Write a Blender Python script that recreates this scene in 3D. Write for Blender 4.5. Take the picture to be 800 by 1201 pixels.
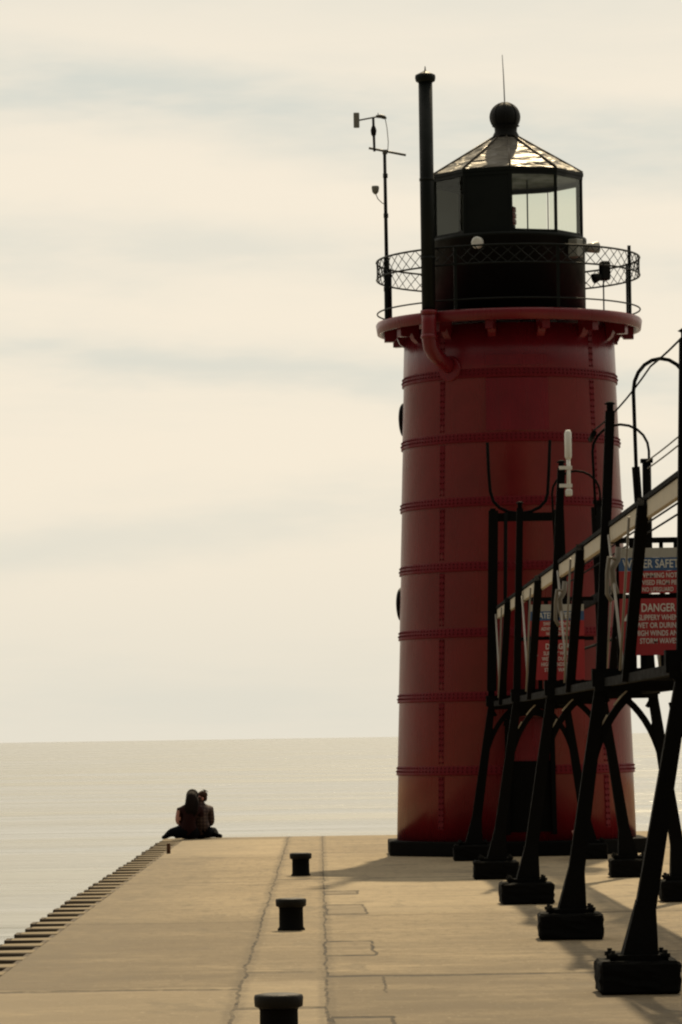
import bpy, bmesh, math, random
from mathutils import Vector, Matrix, Quaternion

random.seed(7)
R = math.radians
for o in list(bpy.data.objects):
    bpy.data.objects.remove(o)
S = bpy.context.scene
COL = S.collection

# ------------------------------------------------------------------ camera
cam_d = bpy.data.cameras.new('camera')
cam = bpy.data.objects.new('camera', cam_d)
COL.objects.link(cam)
cam.location = (0, 0, 1.7)
cam.rotation_euler = (R(90), 0.0152, 0)
cam_d.sensor_width = 36
cam_d.lens = 4500 / 1201 * 36
cam_d.shift_x = 25 / 1201
cam_d.shift_y = 264.9 / 1201
cam_d.clip_start = 0.1
cam_d.clip_end = 100000
S.camera = cam

# ------------------------------------------------------------------ light
SUN_V = Vector((0.15, 0.97, 1.0)).normalized()
SUN_EL = math.asin(SUN_V.z)
SUN_AZ = math.atan2(SUN_V.x, SUN_V.y)
sd = bpy.data.lights.new('sun', 'SUN')
sd.energy = 4.6
sd.angle = R(1.2)
sd.color = (1.0, 0.81, 0.52)
sun = bpy.data.objects.new('sun', sd)
COL.objects.link(sun)
sun.location = (0, 0, 40)
sun.rotation_euler = (-SUN_V).to_track_quat('-Z', 'Y').to_euler()

W = bpy.data.worlds.new('World')
S.world = W
W.use_nodes = True
nt = W.node_tree
nt.nodes.clear()


class NB:
    """small node-building helper"""
    def __init__(s, nt):
        s.nt = nt

    def n(s, t, **kw):
        x = s.nt.nodes.new(t)
        for k, v in kw.items():
            setattr(x, k, v)
        return x

    def put(s, sock, v):
        if isinstance(v, bpy.types.NodeSocket):
            s.nt.links.new(v, sock)
        elif v is not None:
            sock.default_value = v

    def m(s, op, a, b=None, c=None, clamp=False):
        x = s.n('ShaderNodeMath', operation=op, use_clamp=clamp)
        s.put(x.inputs[0], a)
        if b is not None:
            s.put(x.inputs[1], b)
        if c is not None:
            s.put(x.inputs[2], c)
        return x.outputs[0]

    def mix(s, f, a, b):
        x = s.n('ShaderNodeMix', data_type='RGBA')
        s.put(x.inputs[0], f)
        s.put(x.inputs[6], a)
        s.put(x.inputs[7], b)
        return x.outputs[2]

    def noise(s, vec, scale, detail=4, rough=0.55, dist=0.0):
        x = s.n('ShaderNodeTexNoise')
        if vec is not None:
            s.put(x.inputs['Vector'], vec)
        x.inputs['Scale'].default_value = scale
        x.inputs['Detail'].default_value = detail
        x.inputs['Roughness'].default_value = rough
        x.inputs['Distortion'].default_value = dist
        return x.outputs[0]

    def scl(s, vec, v):
        x = s.n('ShaderNodeMapping')
        s.put(x.inputs['Vector'], vec)
        x.inputs['Scale'].default_value = v
        return x.outputs[0]

    def rng(s, v, a, b, c=0.0, d=1.0, smooth=True):
        x = s.n('ShaderNodeMapRange')
        x.interpolation_type = 'SMOOTHSTEP' if smooth else 'LINEAR'
        s.put(x.inputs[0], v)
        for i, q in zip((1, 2, 3, 4), (a, b, c, d)):
            x.inputs[i].default_value = q
        return x.outputs[0]

    def bump(s, h, strength, dist=0.02):
        x = s.n('ShaderNodeBump')
        x.inputs['Strength'].default_value = strength
        x.inputs['Distance'].default_value = dist
        s.put(x.inputs['Height'], h)
        return x.outputs[0]


b = NB(nt)
out = b.n('ShaderNodeOutputWorld')
sky = b.n('ShaderNodeTexSky')
sky.sky_type = 'NISHITA'
sky.sun_disc = False
sky.sun_elevation = SUN_EL
sky.sun_rotation = SUN_AZ
sky.dust_density = 3
bg1 = b.n('ShaderNodeBackground')
bg1.inputs[1].default_value = 0.07
nt.links.new(sky.outputs[0], bg1.inputs[0])
tc = b.n('ShaderNodeTexCoord')
d = tc.outputs['Generated']
sep = b.n('ShaderNodeSeparateXYZ')
nt.links.new(d, sep.inputs[0])
dx, dy, dz = sep.outputs
dot = b.n('ShaderNodeVectorMath', operation='DOT_PRODUCT')
nt.links.new(d, dot.inputs[0])
dot.inputs[1].default_value = SUN_V
lum = b.rng(dot.outputs['Value'], -0.50, 0.70, 0.11, 0.86)
# thin cloud sheet, cream, with grey-blue gaps lying in long streaks
warp = b.noise(b.scl(d, (9, 9, 30)), 1.0, 5, 0.6)
wv = b.m('MULTIPLY', b.m('SUBTRACT', warp, 0.5), 0.030)
soft = b.noise(b.scl(d, (14, 14, 70)), 1.0, 4, 0.6)
gap = None
for z0, sl, hw, amp in ((0.160, -0.10, 0.0095, 0.85), (0.123, -0.04, 0.0085, 0.5),
                        (0.096, -0.09, 0.0060, 0.7), (0.060, 0.10, 0.0075, 0.42), (0.200, -0.05, 0.012, 0.35)):
    q = b.m('SUBTRACT', b.m('SUBTRACT', dz, z0), b.m('MULTIPLY', dx, sl))
    q = b.m('ABSOLUTE', b.m('ADD', q, wv))
    g = b.m('MULTIPLY', b.rng(q, 0.0, hw * 1.8, 1, 0), amp)
    g = b.m('MULTIPLY', g, b.rng(soft, 0.30, 0.62, 0.35, 1.0))
    gap = g if gap is None else b.m('MAXIMUM', gap, g)
gen = b.rng(b.noise(b.scl(d, (5, 5, 38)), 1.0, 6, 0.62), 0.48, 0.72, 0, 0.16)
gap = b.m('MAXIMUM', gap, gen)
lowdim = b.rng(dz, 0.0, 0.07, 0.40, 0.0)
highdim = b.rng(dz, 0.14, 0.24, 0.0, 0.4)
gap = b.m('ADD', gap, b.m('ADD', lowdim, highdim), clamp=True)
ccol = b.mix(gap, (1.10, 0.985, 0.80, 1), (0.78, 0.80, 0.715, 1))
bg2 = b.n('ShaderNodeBackground')
nt.links.new(ccol, bg2.inputs[0])
nt.links.new(lum, bg2.inputs[1])
mx = b.n('ShaderNodeMixShader')
mx.inputs[0].default_value = 0.93
nt.links.new(bg1.outputs[0], mx.inputs[1])
nt.links.new(bg2.outputs[0], mx.inputs[2])
nt.links.new(mx.outputs[0], out.inputs[0])

# ------------------------------------------------------------------ render
S.view_settings.view_transform = 'Standard'
S.view_settings.look = 'None'
S.view_settings.exposure = 0.0
S.view_settings.gamma = 1.0
S.render.engine = 'CYCLES'
S.cycles.filter_width = 2.2
S.cycles.max_bounces = 8
S.cycles.transparent_max_bounces = 24
S.cycles.use_denoising = True

# ------------------------------------------------------------------ helpers


def mat(name):
    m = bpy.data.materials.new(name)
    m.use_nodes = True
    n = m.node_tree
    bs = n.nodes['Principled BSDF']
    return m, NB(n), bs


def simple(name, col, rough=0.5, metal=0.0, var=0.25, scale=6.0, bump=0.15, spec=0.5):
    m, b, bs = mat(name)
    t = b.n('ShaderNodeTexCoord').outputs['Object']
    f = b.noise(t, scale, 6, 0.65)
    c0 = tuple(c * (1 - var) for c in col) + (1,)
    c1 = tuple(c * (1 + var) for c in col) + (1,)
    b.put(bs.inputs['Base Color'], b.mix(f, c0, c1))
    b.put(bs.inputs['Roughness'], b.rng(f, 0.3, 0.7, max(rough - 0.1, 0.02), min(rough + 0.12, 1)))
    bs.inputs['Metallic'].default_value = metal
    bs.inputs['Specular IOR Level'].default_value = spec
    if bump:
        b.put(bs.inputs['Normal'], b.bump(b.noise(t, scale * 5, 4), bump, 0.01))
    return m


def new():
    return bmesh.new()


def frame_mat(p0, p1):
    p0, p1 = Vector(p0), Vector(p1)
    q = (p1 - p0).to_track_quat('Z', 'Y')
    return p0, p1, q


def box(bm, c, s, rz=0.0, bev=0.0, rot=None):
    M = Matrix.Translation(Vector(c)) @ (rot.to_matrix().to_4x4() if rot else Matrix.Rotation(rz, 4, 'Z')) \
        @ Matrix.Diagonal((s[0], s[1], s[2], 1))
    r = bmesh.ops.create_cube(bm, size=1, matrix=M)
    if bev:
        es = set()
        for v in r['verts']:
            es.update(v.link_edges)
        bmesh.ops.bevel(bm, geom=list(es), offset=bev, segments=1, affect='EDGES')


def bar(bm, p0, p1, w, dpt, w1=None, d1=None):
    """rectangular bar; w across X-ish, dpt along Y-ish"""
    p0, p1 = Vector(p0), Vector(p1)
    w1 = w if w1 is None else w1
    d1 = dpt if d1 is None else d1
    t = (p1 - p0).normalized()
    ref = Vector((0, 1, 0)) if abs(t.y) < 0.8 else Vector((0, 0, 1))
    u = t.cross(ref).normalized()
    v = t.cross(u).normalized()
    vs = []
    for p, a, c in ((p0, w, dpt), (p1, w1, d1)):
        for i, j in ((-1, -1), (1, -1), (1, 1), (-1, 1)):
            vs.append(bm.verts.new(p + u * (a / 2 * i) + v * (c / 2 * j)))
    for k in range(4):
        bm.faces.new((vs[k], vs[(k + 1) % 4], vs[4 + (k + 1) % 4], vs[4 + k]))
    bm.faces.new(vs[3::-1])
    bm.faces.new(vs[4:])


def tube(bm, pts, r, seg=8, closed=False, caps=True):
    pts = [Vector(p) for p in pts]
    n = len(pts)
    rs = r if isinstance(r, (list, tuple)) else [r] * n
    rings = []
    prev = None
    for i, p in enumerate(pts):
        if closed:
            t = (pts[(i + 1) % n] - pts[i - 1]).normalized()
        else:
            t = (pts[min(i + 1, n - 1)] - pts[max(i - 1, 0)]).normalized()
        if prev is None:
            ref = Vector((0, 0, 1)) if abs(t.z) < 0.9 else Vector((1, 0, 0))
            u = t.cross(ref).normalized()
        else:
            u = (prev - t * prev.dot(t)).normalized()
        prev = u
        v = t.cross(u)
        rings.append([bm.verts.new(p + (u * math.cos(a) + v * math.sin(a)) * rs[i])
                      for a in [2 * math.pi * k / seg for k in range(seg)]])
    m = n if closed else n - 1
    for i in range(m):
        A, B = rings[i], rings[(i + 1) % n]
        for k in range(seg):
            f = bm.faces.new((A[k], A[(k + 1) % seg], B[(k + 1) % seg], B[k]))
            f.smooth = seg > 5
    if caps and not closed:
        bm.faces.new(rings[0][::-1])
        bm.faces.new(rings[-1])


def lathe(bm, prof, seg=48, c=(0, 0, 0), a0=0.0, smooth=True, cap=True):
    c = Vector(c)
    rings = []
    for r, z in prof:
        rings.append([bm.verts.new(c + Vector((r * math.sin(a0 + 2 * math.pi * k / seg),
                                              -r * math.cos(a0 + 2 * math.pi * k / seg), z))) for k in range(seg)])
    for i in range(len(rings) - 1):
        A, B = rings[i], rings[i + 1]
        for k in range(seg):
            f = bm.faces.new((A[k], A[(k + 1) % seg], B[(k + 1) % seg], B[k]))
            f.smooth = smooth
    if cap:
        bm.faces.new(rings[0][::-1])
        bm.faces.new(rings[-1])


def ball(bm, c, r, sc=(1, 1, 1), u=20, v=12, rot=None):
    M = Matrix.Translation(Vector(c)) @ (rot.to_matrix().to_4x4() if rot else Matrix.Identity(4)) \
        @ Matrix.Diagonal((sc[0], sc[1], sc[2], 1))
    q = bmesh.ops.create_uvsphere(bm, u_segments=u, v_segments=v, radius=r, matrix=M)
    for vv in q['verts']:
        for f in vv.link_faces:
            f.smooth = True


def obj(name, bm, m, parent=None, label=None, bevel=0.0):
    me = bpy.data.meshes.new(name)
    bmesh.ops.recalc_face_normals(bm, faces=bm.faces)
    if parent is not None:
        o = parent
        off = Vector((0, 0, 0))
        while o is not None:
            off += o.location
            o = o.parent
        bmesh.ops.translate(bm, verts=bm.verts, vec=-off)
    bm.to_mesh(me)
    bm.free()
    ob = bpy.data.objects.new(name, me)
    for mm in (m if isinstance(m, (list, tuple)) else [m]):
        me.materials.append(mm)
    COL.objects.link(ob)
    ob.parent = parent
    if label:
        ob['label'] = label
    if bevel:
        md = ob.modifiers.new('Bevel', 'BEVEL')
        md.width = bevel
        md.segments = 2
        md.limit_method = 'ANGLE'
    return ob


def tag(o, label, cat, group=None):
    o['label'] = label
    o['category'] = cat
    if group:
        o['group'] = group
    return o


def thing(name, loc, label, cat, group=None):
    o = bpy.data.objects.new(name, None)
    o.empty_display_size = 0.2
    COL.objects.link(o)
    o.location = loc
    return tag(o, label, cat, group)


def polar(cx, cy, r, deg, z):
    """deg = 0 faces the viewer (-Y), positive turns towards +X"""
    a = R(deg)
    return Vector((cx + r * math.sin(a), cy - r * math.cos(a), z))


def text_bm(bm, body, size, x, y, z, align='CENTER', mi=0, sx=1.0):
    cu = bpy.data.curves.new('lettering', 'FONT')
    cu.body = body
    cu.size = size
    cu.align_x = align
    cu.align_y = 'CENTER'
    cu.offset = size * 0.012
    cu.resolution_u = 3
    ob = bpy.data.objects.new('lettering', cu)
    COL.objects.link(ob)
    bpy.context.view_layer.update()
    me = bpy.data.meshes.new_from_object(ob.evaluated_get(bpy.context.evaluated_depsgraph_get()))
    n0 = len(bm.verts)
    bm.from_mesh(me)
    bm.verts.ensure_lookup_table()
    for v in bm.verts[n0:]:
        p = v.co.copy()
        v.co = Vector((x + p.x * sx, y, z + p.y))
    bpy.data.objects.remove(ob)
    bpy.data.curves.remove(cu)
    bpy.data.meshes.remove(me)


# ------------------------------------------------------------------ materials
BLACK = simple('black_paint', (0.0055, 0.0055, 0.005), 0.6, 0, 0.4, 5, 0.3, 0.16)
BLACKW = simple('weathered_black_steel', (0.0055, 0.0053, 0.0048), 0.8, 0, 0.6, 9, 0.5, 0.045)
GREENBLACK = simple('dark_green_black_paint', (0.0045, 0.0065, 0.0055), 0.5, 0, 0.3, 3, 0.2, 0.16)
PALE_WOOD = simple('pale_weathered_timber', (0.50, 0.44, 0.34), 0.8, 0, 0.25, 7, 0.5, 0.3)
PALE_ROD = simple('galvanised_rod', (0.24, 0.215, 0.18), 0.6, 0.2, 0.4, 3, 0.2)
WHITE = simple('white_paint', (0.72, 0.71, 0.66), 0.5, 0, 0.1, 5, 0.1)
GREY_INT = simple('grey_interior_panel', (0.16, 0.165, 0.145), 0.6, 0, 0.15, 3, 0.1)
RUST = simple('rusty_steel', (0.10, 0.045, 0.022), 0.85, 0, 0.5, 10, 0.6, 0.3)
PILE = simple('rusty_sheet_pile', (0.075, 0.056, 0.038), 0.85, 0, 0.5, 2.5, 0.6, 0.2)
PINK = simple('faded_pink_paint', (0.40, 0.17, 0.14), 0.6, 0, 0.2, 9, 0.2)
SIGN_RED = simple('sign_red', (0.36, 0.024, 0.028), 0.5, 0, 0.15, 5, 0.05)
SIGN_BLUE = simple('sign_blue', (0.04, 0.10, 0.23), 0.5, 0, 0.15, 5, 0.05)
SIGN_GREY = simple('sign_grey', (0.40, 0.39, 0.35), 0.5, 0, 0.15, 20, 0.05)
SIGN_WHITE = simple('sign_white', (0.68, 0.67, 0.62), 0.5, 0, 0.05, 5, 0.0)
REDLAMP = simple('red_lamp_lens', (0.30, 0.035, 0.03), 0.25, 0, 0.1, 5, 0.0)


def red_paint():
    m, b, bs = mat('red_tower_paint')
    t = b.n('ShaderNodeTexCoord').outputs['Object']
    f = b.noise(t, 1.3, 6, 0.6)
    st = b.noise(b.scl(t, (7, 7, 0.55)), 1.0, 5, 0.65)          # long vertical weather streaks
    c = b.mix(b.rng(f, 0.3, 0.7), (0.135, 0.0062, 0.0118, 1), (0.178, 0.0092, 0.0160, 1))
    c = b.mix(b.rng(st, 0.55, 0.8, 0, 0.5), c, (0.105, 0.0085, 0.0120, 1))
    c = b.mix(b.rng(b.noise(t, 11, 4, 0.7), 0.68, 0.78, 0, 0.5), c, (0.05, 0.016, 0.011, 1))
    b.put(bs.inputs['Base Color'], c)
    b.put(bs.inputs['Roughness'], b.rng(st, 0.2, 0.8, 0.24, 0.36))
    bs.inputs['Specular IOR Level'].default_value = 0.36
    h = b.m('ADD', b.noise(t, 2.2, 2), b.m('MULTIPLY', b.noise(t, 60, 3), 0.05))
    b.put(bs.inputs['Normal'], b.bump(h, 0.22, 0.03))
    return m


RED = red_paint()
RED_STRAP = simple('red_strap_paint', (0.136, 0.0068, 0.0122), 0.5, 0, 0.2, 4, 0.2, 0.12)
RED_BAND = simple('red_band_paint', (0.100, 0.0062, 0.0092), 0.7, 0, 0.25, 6, 0.2, 0.10)


def roof_mat():
    m, b, bs = mat('dented_sheet_metal')
    t = b.n('ShaderNodeTexCoord').outputs['Object']
    f = b.noise(t, 4, 5, 0.6)
    b.put(bs.inputs['Base Color'], b.mix(f, (0.05, 0.044, 0.036, 1), (0.20, 0.18, 0.145, 1)))
    bs.inputs['Metallic'].default_value = 0.6
    b.put(bs.inputs['Roughness'], b.rng(f, 0.3, 0.7, 0.42, 0.62))
    h = b.noise(b.scl(t, (2.4, 2.4, 9.5)), 1.0, 2, 0.45, 0.5)
    b.put(bs.inputs['Normal'], b.bump(h, 0.75, 0.18))
    return m


ROOF = roof_mat()


def glass_mat():
    m = bpy.data.materials.new('lantern_glass')
    m.use_nodes = True
    n = m.node_tree
    n.nodes.clear()
    b = NB(n)
    o = b.n('ShaderNodeOutputMaterial')
    tr = b.n('ShaderNodeBsdfTransparent')
    tr.inputs[0].default_value = (0.87, 0.91, 0.87, 1)
    gl = b.n('ShaderNodeBsdfGlossy')
    gl.inputs['Roughness'].default_value = 0.03
    gl.inputs[0].default_value = (0.9, 0.95, 0.9, 1)
    lw = b.n('ShaderNodeLayerWeight')
    lw.inputs[0].default_value = 0.5
    fr = b.m('ADD', 0.05, b.m('MULTIPLY', b.m('POWER', lw.outputs['Facing'], 4.0), 0.7))
    mx = b.n('ShaderNodeMixShader')
    n.links.new(fr, mx.inputs[0])
    n.links.new(tr.outputs[0], mx.inputs[1])
    n.links.new(gl.outputs[0], mx.inputs[2])
    n.links.new(mx.outputs[0], o.inputs[0])
    return m


GLASS = glass_mat()


def water_mat():
    m, b, bs = mat('lake_water')
    t = b.n('ShaderNodeTexCoord').outputs['Object']
    w1 = b.noise(b.scl(t, (0.07, 0.26, 1)), 1.0, 5, 0.62, 0.8)
    w2 = b.noise(b.scl(t, (0.9, 2.2, 1)), 1.0, 4, 0.6)
    w3 = b.noise(b.scl(t, (0.018, 0.045, 1)), 1.0, 3, 0.5, 1.2)
    h = b.m('ADD', b.m('MULTIPLY', w1, 1.1), b.m('ADD', b.m('MULTIPLY', w2, 0.12), b.m('MULTIPLY', w3, 2.6)))
    b.put(bs.inputs['Normal'], b.bump(h, 0.60, 0.6))
    bs.inputs['Base Color'].default_value = (0.195, 0.195, 0.167, 1)
    b.put(bs.inputs['Roughness'], b.rng(w3, 0.35, 0.65, 0.16, 0.30))
    bs.inputs['IOR'].default_value = 1.33
    return m


WATER = water_mat()


def deck_mat():
    m, b, bs = mat('tan_concrete_deck')
    t = b.n('ShaderNodeTexCoord').outputs['Object']
    sp = b.n('ShaderNodeSeparateXYZ')
    b.put(sp.inputs[0], t)
    x, y, z = sp.outputs
    f1 = b.noise(t, 0.55, 6, 0.6)
    f2 = b.noise(t, 5.0, 6, 0.7)
    f3 = b.noise(b.scl(t, (0.25, 1.6, 1)), 1.0, 5, 0.65)     # screed streaks across the pier
    fine = b.noise(t, 45, 4, 0.7)
    col = b.mix(b.rng(f1, 0.3, 0.7), (0.235, 0.180, 0.107, 1), (0.325, 0.252, 0.153, 1))
    col = b.mix(b.rng(f3, 0.5, 0.75, 0, 0.55), col, (0.150, 0.116, 0.072, 1))
    col = b.mix(b.rng(f3, 0.42, 0.25, 0, 0.5), col, (0.37, 0.297, 0.193, 1))
    col = b.mix(b.rng(f2, 0.52, 0.70, 0, 0.75), col, (0.125, 0.096, 0.060, 1))
    col = b.mix(b.rng(fine, 0.6, 0.75, 0, 0.45), col, (0.12, 0.097, 0.068, 1))
    f4 = b.noise(b.scl(t, (0.45, 3.2, 1)), 1.0, 5, 0.7)
    col = b.mix(b.rng(f4, 0.52, 0.70, 0, 0.6), col, (0.135, 0.105, 0.066, 1))
    col = b.mix(b.rng(f4, 0.42, 0.28, 0, 0.5), col, (0.35, 0.28, 0.18, 1))
    mot = b.noise(b.scl(t, (1, .6, 1)), 9, 5, 0.75)
    col = b.mix(b.rng(mot, 0.50, 0.66, 0, 0.8), col, (0.105, 0.079, 0.046, 1))
    lite = b.noise(b.scl(t, (1, .8, 1)), 6.5, 5, 0.75, 0.3)
    col = b.mix(b.rng(lite, 0.56, 0.70, 0, 0.6), col, (0.42, 0.335, 0.215, 1))
    near_dark = b.m('MULTIPLY', b.rng(y, 50, 23, 0, 0.95), b.rng(b.noise(b.scl(t, (.5, .9, 1)), 1.0, 6, 0.7), 0.3, 0.62, 0.25, 1.0))  # patchy tone, darker towards the near end of the deck
    col = b.mix(near_dark, col, (0.118, 0.090, 0.055, 1))
    spk = b.noise(b.scl(t, (1, .35, 1)), 26, 3, 0.6)
    col = b.mix(b.rng(spk, 0.62, 0.70, 0, 0.5), col, (0.36, 0.30, 0.21, 1))
    col = b.mix(b.rng(spk, 0.38, 0.30, 0, 0.5), col, (0.10, 0.08, 0.055, 1))
    # dirt collected along the left edge
    ed = b.m('MULTIPLY', b.rng(x, -0.7, -2.3, 0, 1), b.rng(f2, 0.3, 0.6, 0.2, 0.75))
    col = b.mix(ed, col, (0.13, 0.106, 0.074, 1))
    nx = b.m('MULTIPLY', b.m('SUBTRACT', b.noise(b.scl(t, (1, 1.0, 1)), 1.1, 4, 0.65), 0.5), 0.13)
    ny = b.m('MULTIPLY', b.m('SUBTRACT', b.noise(t, 1.2, 5, 0.7), 0.5), 0.30)
    masks = []

    def between(v, a, c):
        return b.m('MULTIPLY', b.m('GREATER_THAN', v, a), b.m('LESS_THAN', v, c))

    def line(v, at, hw, a=1.0):
        q = b.m('ABSOLUTE', b.m('SUBTRACT', v, at))
        return b.m('MULTIPLY', b.rng(q, hw * 0.4, hw, 1, 0), a)
    xx = b.m('ADD', x, nx)
    yy = b.m('ADD', y, ny)
    brk = b.rng(b.noise(t, 2.3, 4, 0.7), 0.35, 0.6, 0.35, 1.0)
    # lengthwise cracks either side of the mooring strip
    masks.append(b.m('MULTIPLY', line(xx, -0.563, 0.015), brk))
    masks.append(b.m('MULTIPLY', line(xx, 0.02, 0.0125), brk))
    for a, lo, hi, s in ((26.1, -3, -0.56, .75), (35.6, -3, -0.56, .30), (45.5, -3, -0.56, .35), (56.0, -3, -0.56, .35), (17, -3, -0.56, .7),
                         (24.2, -0.56, 0.02, .8), (27.9, -0.56, 0.02, .55), (46.2, -0.56, 0.02, .85), (36.3, -0.56, .02, .3),
                         (27.3, 0.02, 9, .85), (36.6, 0.02, 9, .35), (46.3, 0.02, 9, .6), (56.5, 0.02, 9, .4), (18, 0.02, 9, .8)):
        masks.append(b.m('MULTIPLY', line(yy, a, 0.15, s), between(x, lo, hi)))
    # cut-out repairs beside the right crack: outline plus a darker rough fill
    fills = []
    for x0, x1, y0, y1, fl in ((0.03, 0.40, 41.6, 42.5, .75), (0.04, 0.42, 36.9, 39.0, .55), (0.02, 0.41, 29.9, 32.0, .15), (0.04, 0.42, 21.3, 23.3, .5)):
        xi = b.m('MAXIMUM', b.m('SUBTRACT', x0, xx), b.m('SUBTRACT', xx, x1))
        yi = b.m('MAXIMUM', b.m('SUBTRACT', y0, yy), b.m('SUBTRACT', yy, y1))
        ex = b.m('MULTIPLY', line(xi, 0.0, 0.016), b.m('LESS_THAN', yi, 0))
        ey = b.m('MULTIPLY', line(yi, 0.0, 0.13), b.m('LESS_THAN', xi, 0))
        masks.append(b.m('MULTIPLY', b.m('MAXIMUM', ex, ey), 0.95))
        fills.append(b.m('MULTIPLY', b.m('MULTIPLY', b.m('LESS_THAN', xi, 0), b.m('LESS_THAN', yi, 0)),
                         b.m('MULTIPLY', b.rng(f2, 0.3, 0.7, 0.5, 1), fl)))
    masks.append(b.m('MULTIPLY', b.m('MULTIPLY', line(xx, 0.42, 0.012), between(y, 25.5, 27.3)), .8))
    strip = b.m('ADD', b.m('GREATER_THAN', x, -0.563), b.m('GREATER_THAN', x, 0.02))
    cx = b.n('ShaderNodeCombineXYZ')
    b.put(cx.inputs[0], strip)
    b.put(cx.inputs[1], b.m('FLOOR', b.m('DIVIDE', b.m('SUBTRACT', y, b.m('ADD', 16.6, b.m('MULTIPLY', strip, 0.6))), 9.68)))
    wn = b.n('ShaderNodeTexWhiteNoise', noise_dimensions='2D')
    b.put(wn.inputs['Vector'], cx.outputs[0])
    tone = wn.outputs['Value']
    col = b.mix(b.rng(tone, 0.0, 0.5, 0.32, 0.0, False), col, (0.115, 0.090, 0.058, 1))
    col = b.mix(b.rng(tone, 0.5, 1.0, 0.0, 0.30, False), col, (0.40, 0.325, 0.215, 1))
    stn = b.noise(b.scl(t, (1.4, .55, 1)), 1.0, 6, 0.72, 0.6)
    col = b.mix(b.rng(stn, 0.56, 0.64, 0, 0.45), col, (0.120, 0.097, 0.065, 1))
    fr_ = b.m('MAXIMUM', line(xx, -0.563, 0.085, .55), line(xx, 0.02, 0.075, .55))
    col = b.mix(b.m('MULTIPLY', fr_, b.rng(mot, .35, .6, .2, 1)), col, (0.09, 0.07, 0.045, 1))
    fm = fills[0]
    for q in fills[1:]:
        fm = b.m('MAXIMUM', fm, q)
    col = b.mix(fm, col, (0.105, 0.083, 0.056, 1))
    k = masks[0]
    for q in masks[1:]:
        k = b.m('MAXIMUM', k, q)
    k = b.m('MULTIPLY', k, b.rng(b.noise(t, 5.5, 4, 0.75), 0.34, 0.56, 0.25, 1.0))
    col = b.mix(k, col, (0.028, 0.021, 0.014, 1))
    b.put(bs.inputs['Base Color'], col)
    bs.inputs['Roughness'].default_value = 0.9
    bs.inputs['Specular IOR Level'].default_value = 0.25
    h = b.m('SUBTRACT', b.m('ADD', b.m('MULTIPLY', b.m('ADD', f2, mot), 0.8), b.m('MULTIPLY', fine, 0.3)), k)
    b.put(bs.inputs['Normal'], b.bump(h, 0.8, 0.016))
    return m


DECK = deck_mat()

# ------------------------------------------------------------------ setting: water and pier
WL = -1.6
bm = new()
q = 60000
vs = [bm.verts.new(p) for p in ((-q, -300, WL), (q, -300, WL), (q, q, WL), (-q, q, WL))]
bm.faces.new(vs)
o = obj('water', bm, WATER)
o['kind'] = 'structure'

END = 66.5
bm = new()
box(bm, ((-2.36 + 7.6) / 2, (END - 25) / 2, -1.5), (9.96, END + 25, 3.0))
o = obj('pier_deck', bm, DECK, bevel=0.02)
o['kind'] = 'structure'

# corrugated sheet piling
bm = new()
P = 0.985
XI, XO, TH = -2.385, -2.72, 0.02
pts = []
y = 8.0
while y < END - 0.4:
    jt = random.uniform(-0.02, 0.02)
    pts += [(XI, y), (XI, y + 0.50 * P), (XO + jt, y + (0.57 + jt) * P), (XO + jt, y + 0.93 * P)]
    y += P
for i in range(len(pts) - 1):
    a, c = Vector((*pts[i], 0)), Vector((*pts[i + 1], 0))
    n = Vector((-(c - a).y, (c - a).x, 0)).normalized() * TH
    top = -0.012 + random.uniform(-0.003, 0.003)
    r = [a - n, c - n, c + n, a + n]
    lo = [bm.verts.new((p.x, p.y, WL - 1)) for p in r]
    hi = [bm.verts.new((p.x, p.y, top)) for p in r]
    for k in range(4):
        bm.faces.new((lo[k], lo[(k + 1) % 4], hi[(k + 1) % 4], hi[k]))
    bm.faces.new(hi)
tag(obj('sheet_piling', bm, PILE), 'rusty corrugated steel sheet piling along the left edge of the pier', 'piling')
bm = new()
for i in range(0, len(pts) - 4, 4):
    (_, ya), (xo, yb), (_, yc), (_, yd) = pts[i + 1], pts[i + 2], pts[i + 3], pts[i + 4]
    zt = random.uniform(-.012, -.004)
    pl = [(-2.362, ya + .03), (xo + .03, yb + .02), (xo + .03, yc - .02), (-2.362, yd - .03)]
    lo = [bm.verts.new((px, py, -3)) for px, py in pl]
    hi = [bm.verts.new((px, py, zt)) for px, py in pl]
    for k in range(4):
        bm.faces.new((lo[k], lo[(k + 1) % 4], hi[(k + 1) % 4], hi[k]))
    bm.faces.new(hi)
box(bm, (-2.535, END - .80, -1.5), (.345, 1.6, 2.99))
o = obj('pier_edge', bm, simple('edge_concrete', (0.20, 0.158, 0.10), 0.95, 0, 0.3, 5, 0.8, 0.2))
o['kind'] = 'structure'

# ------------------------------------------------------------------ lighthouse
TX, TY = 2.82, 55.4
LH = thing('lighthouse', (TX, TY, 0), 'round riveted red iron lighthouse with black lantern room at the end of the pier', 'lighthouse')


def rt(z):
    return 1.724 + (1.52 - 1.724) * (z - 0.25) / (7.14 - 0.25)


bm = new()
lathe(bm, [(2.0, 0.0), (2.0, 0.21)], 8, (TX, TY, 0), R(22.5), False)
obj('base_slab', bm, BLACKW, LH, bevel=0.02)

SEAMS = [6.75, 5.84, 4.94, 4.03, 3.10, 2.20, 1.16]
bm = new()
prof = [(rt(0.2), 0.2)]
for z in sorted(SEAMS):
    prof += [(rt(z), z - 0.012)]
    prof += [(rt(z) + 0.008, z)]
prof += [(rt(7.5), 7.5)]
lathe(bm, prof, 96, (TX, TY, 0))
# vertical butt straps
for dg in (-41, 46, 139, 226):
    for k in range(24):
        pass
obj('tower', bm, RED, LH)


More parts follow.
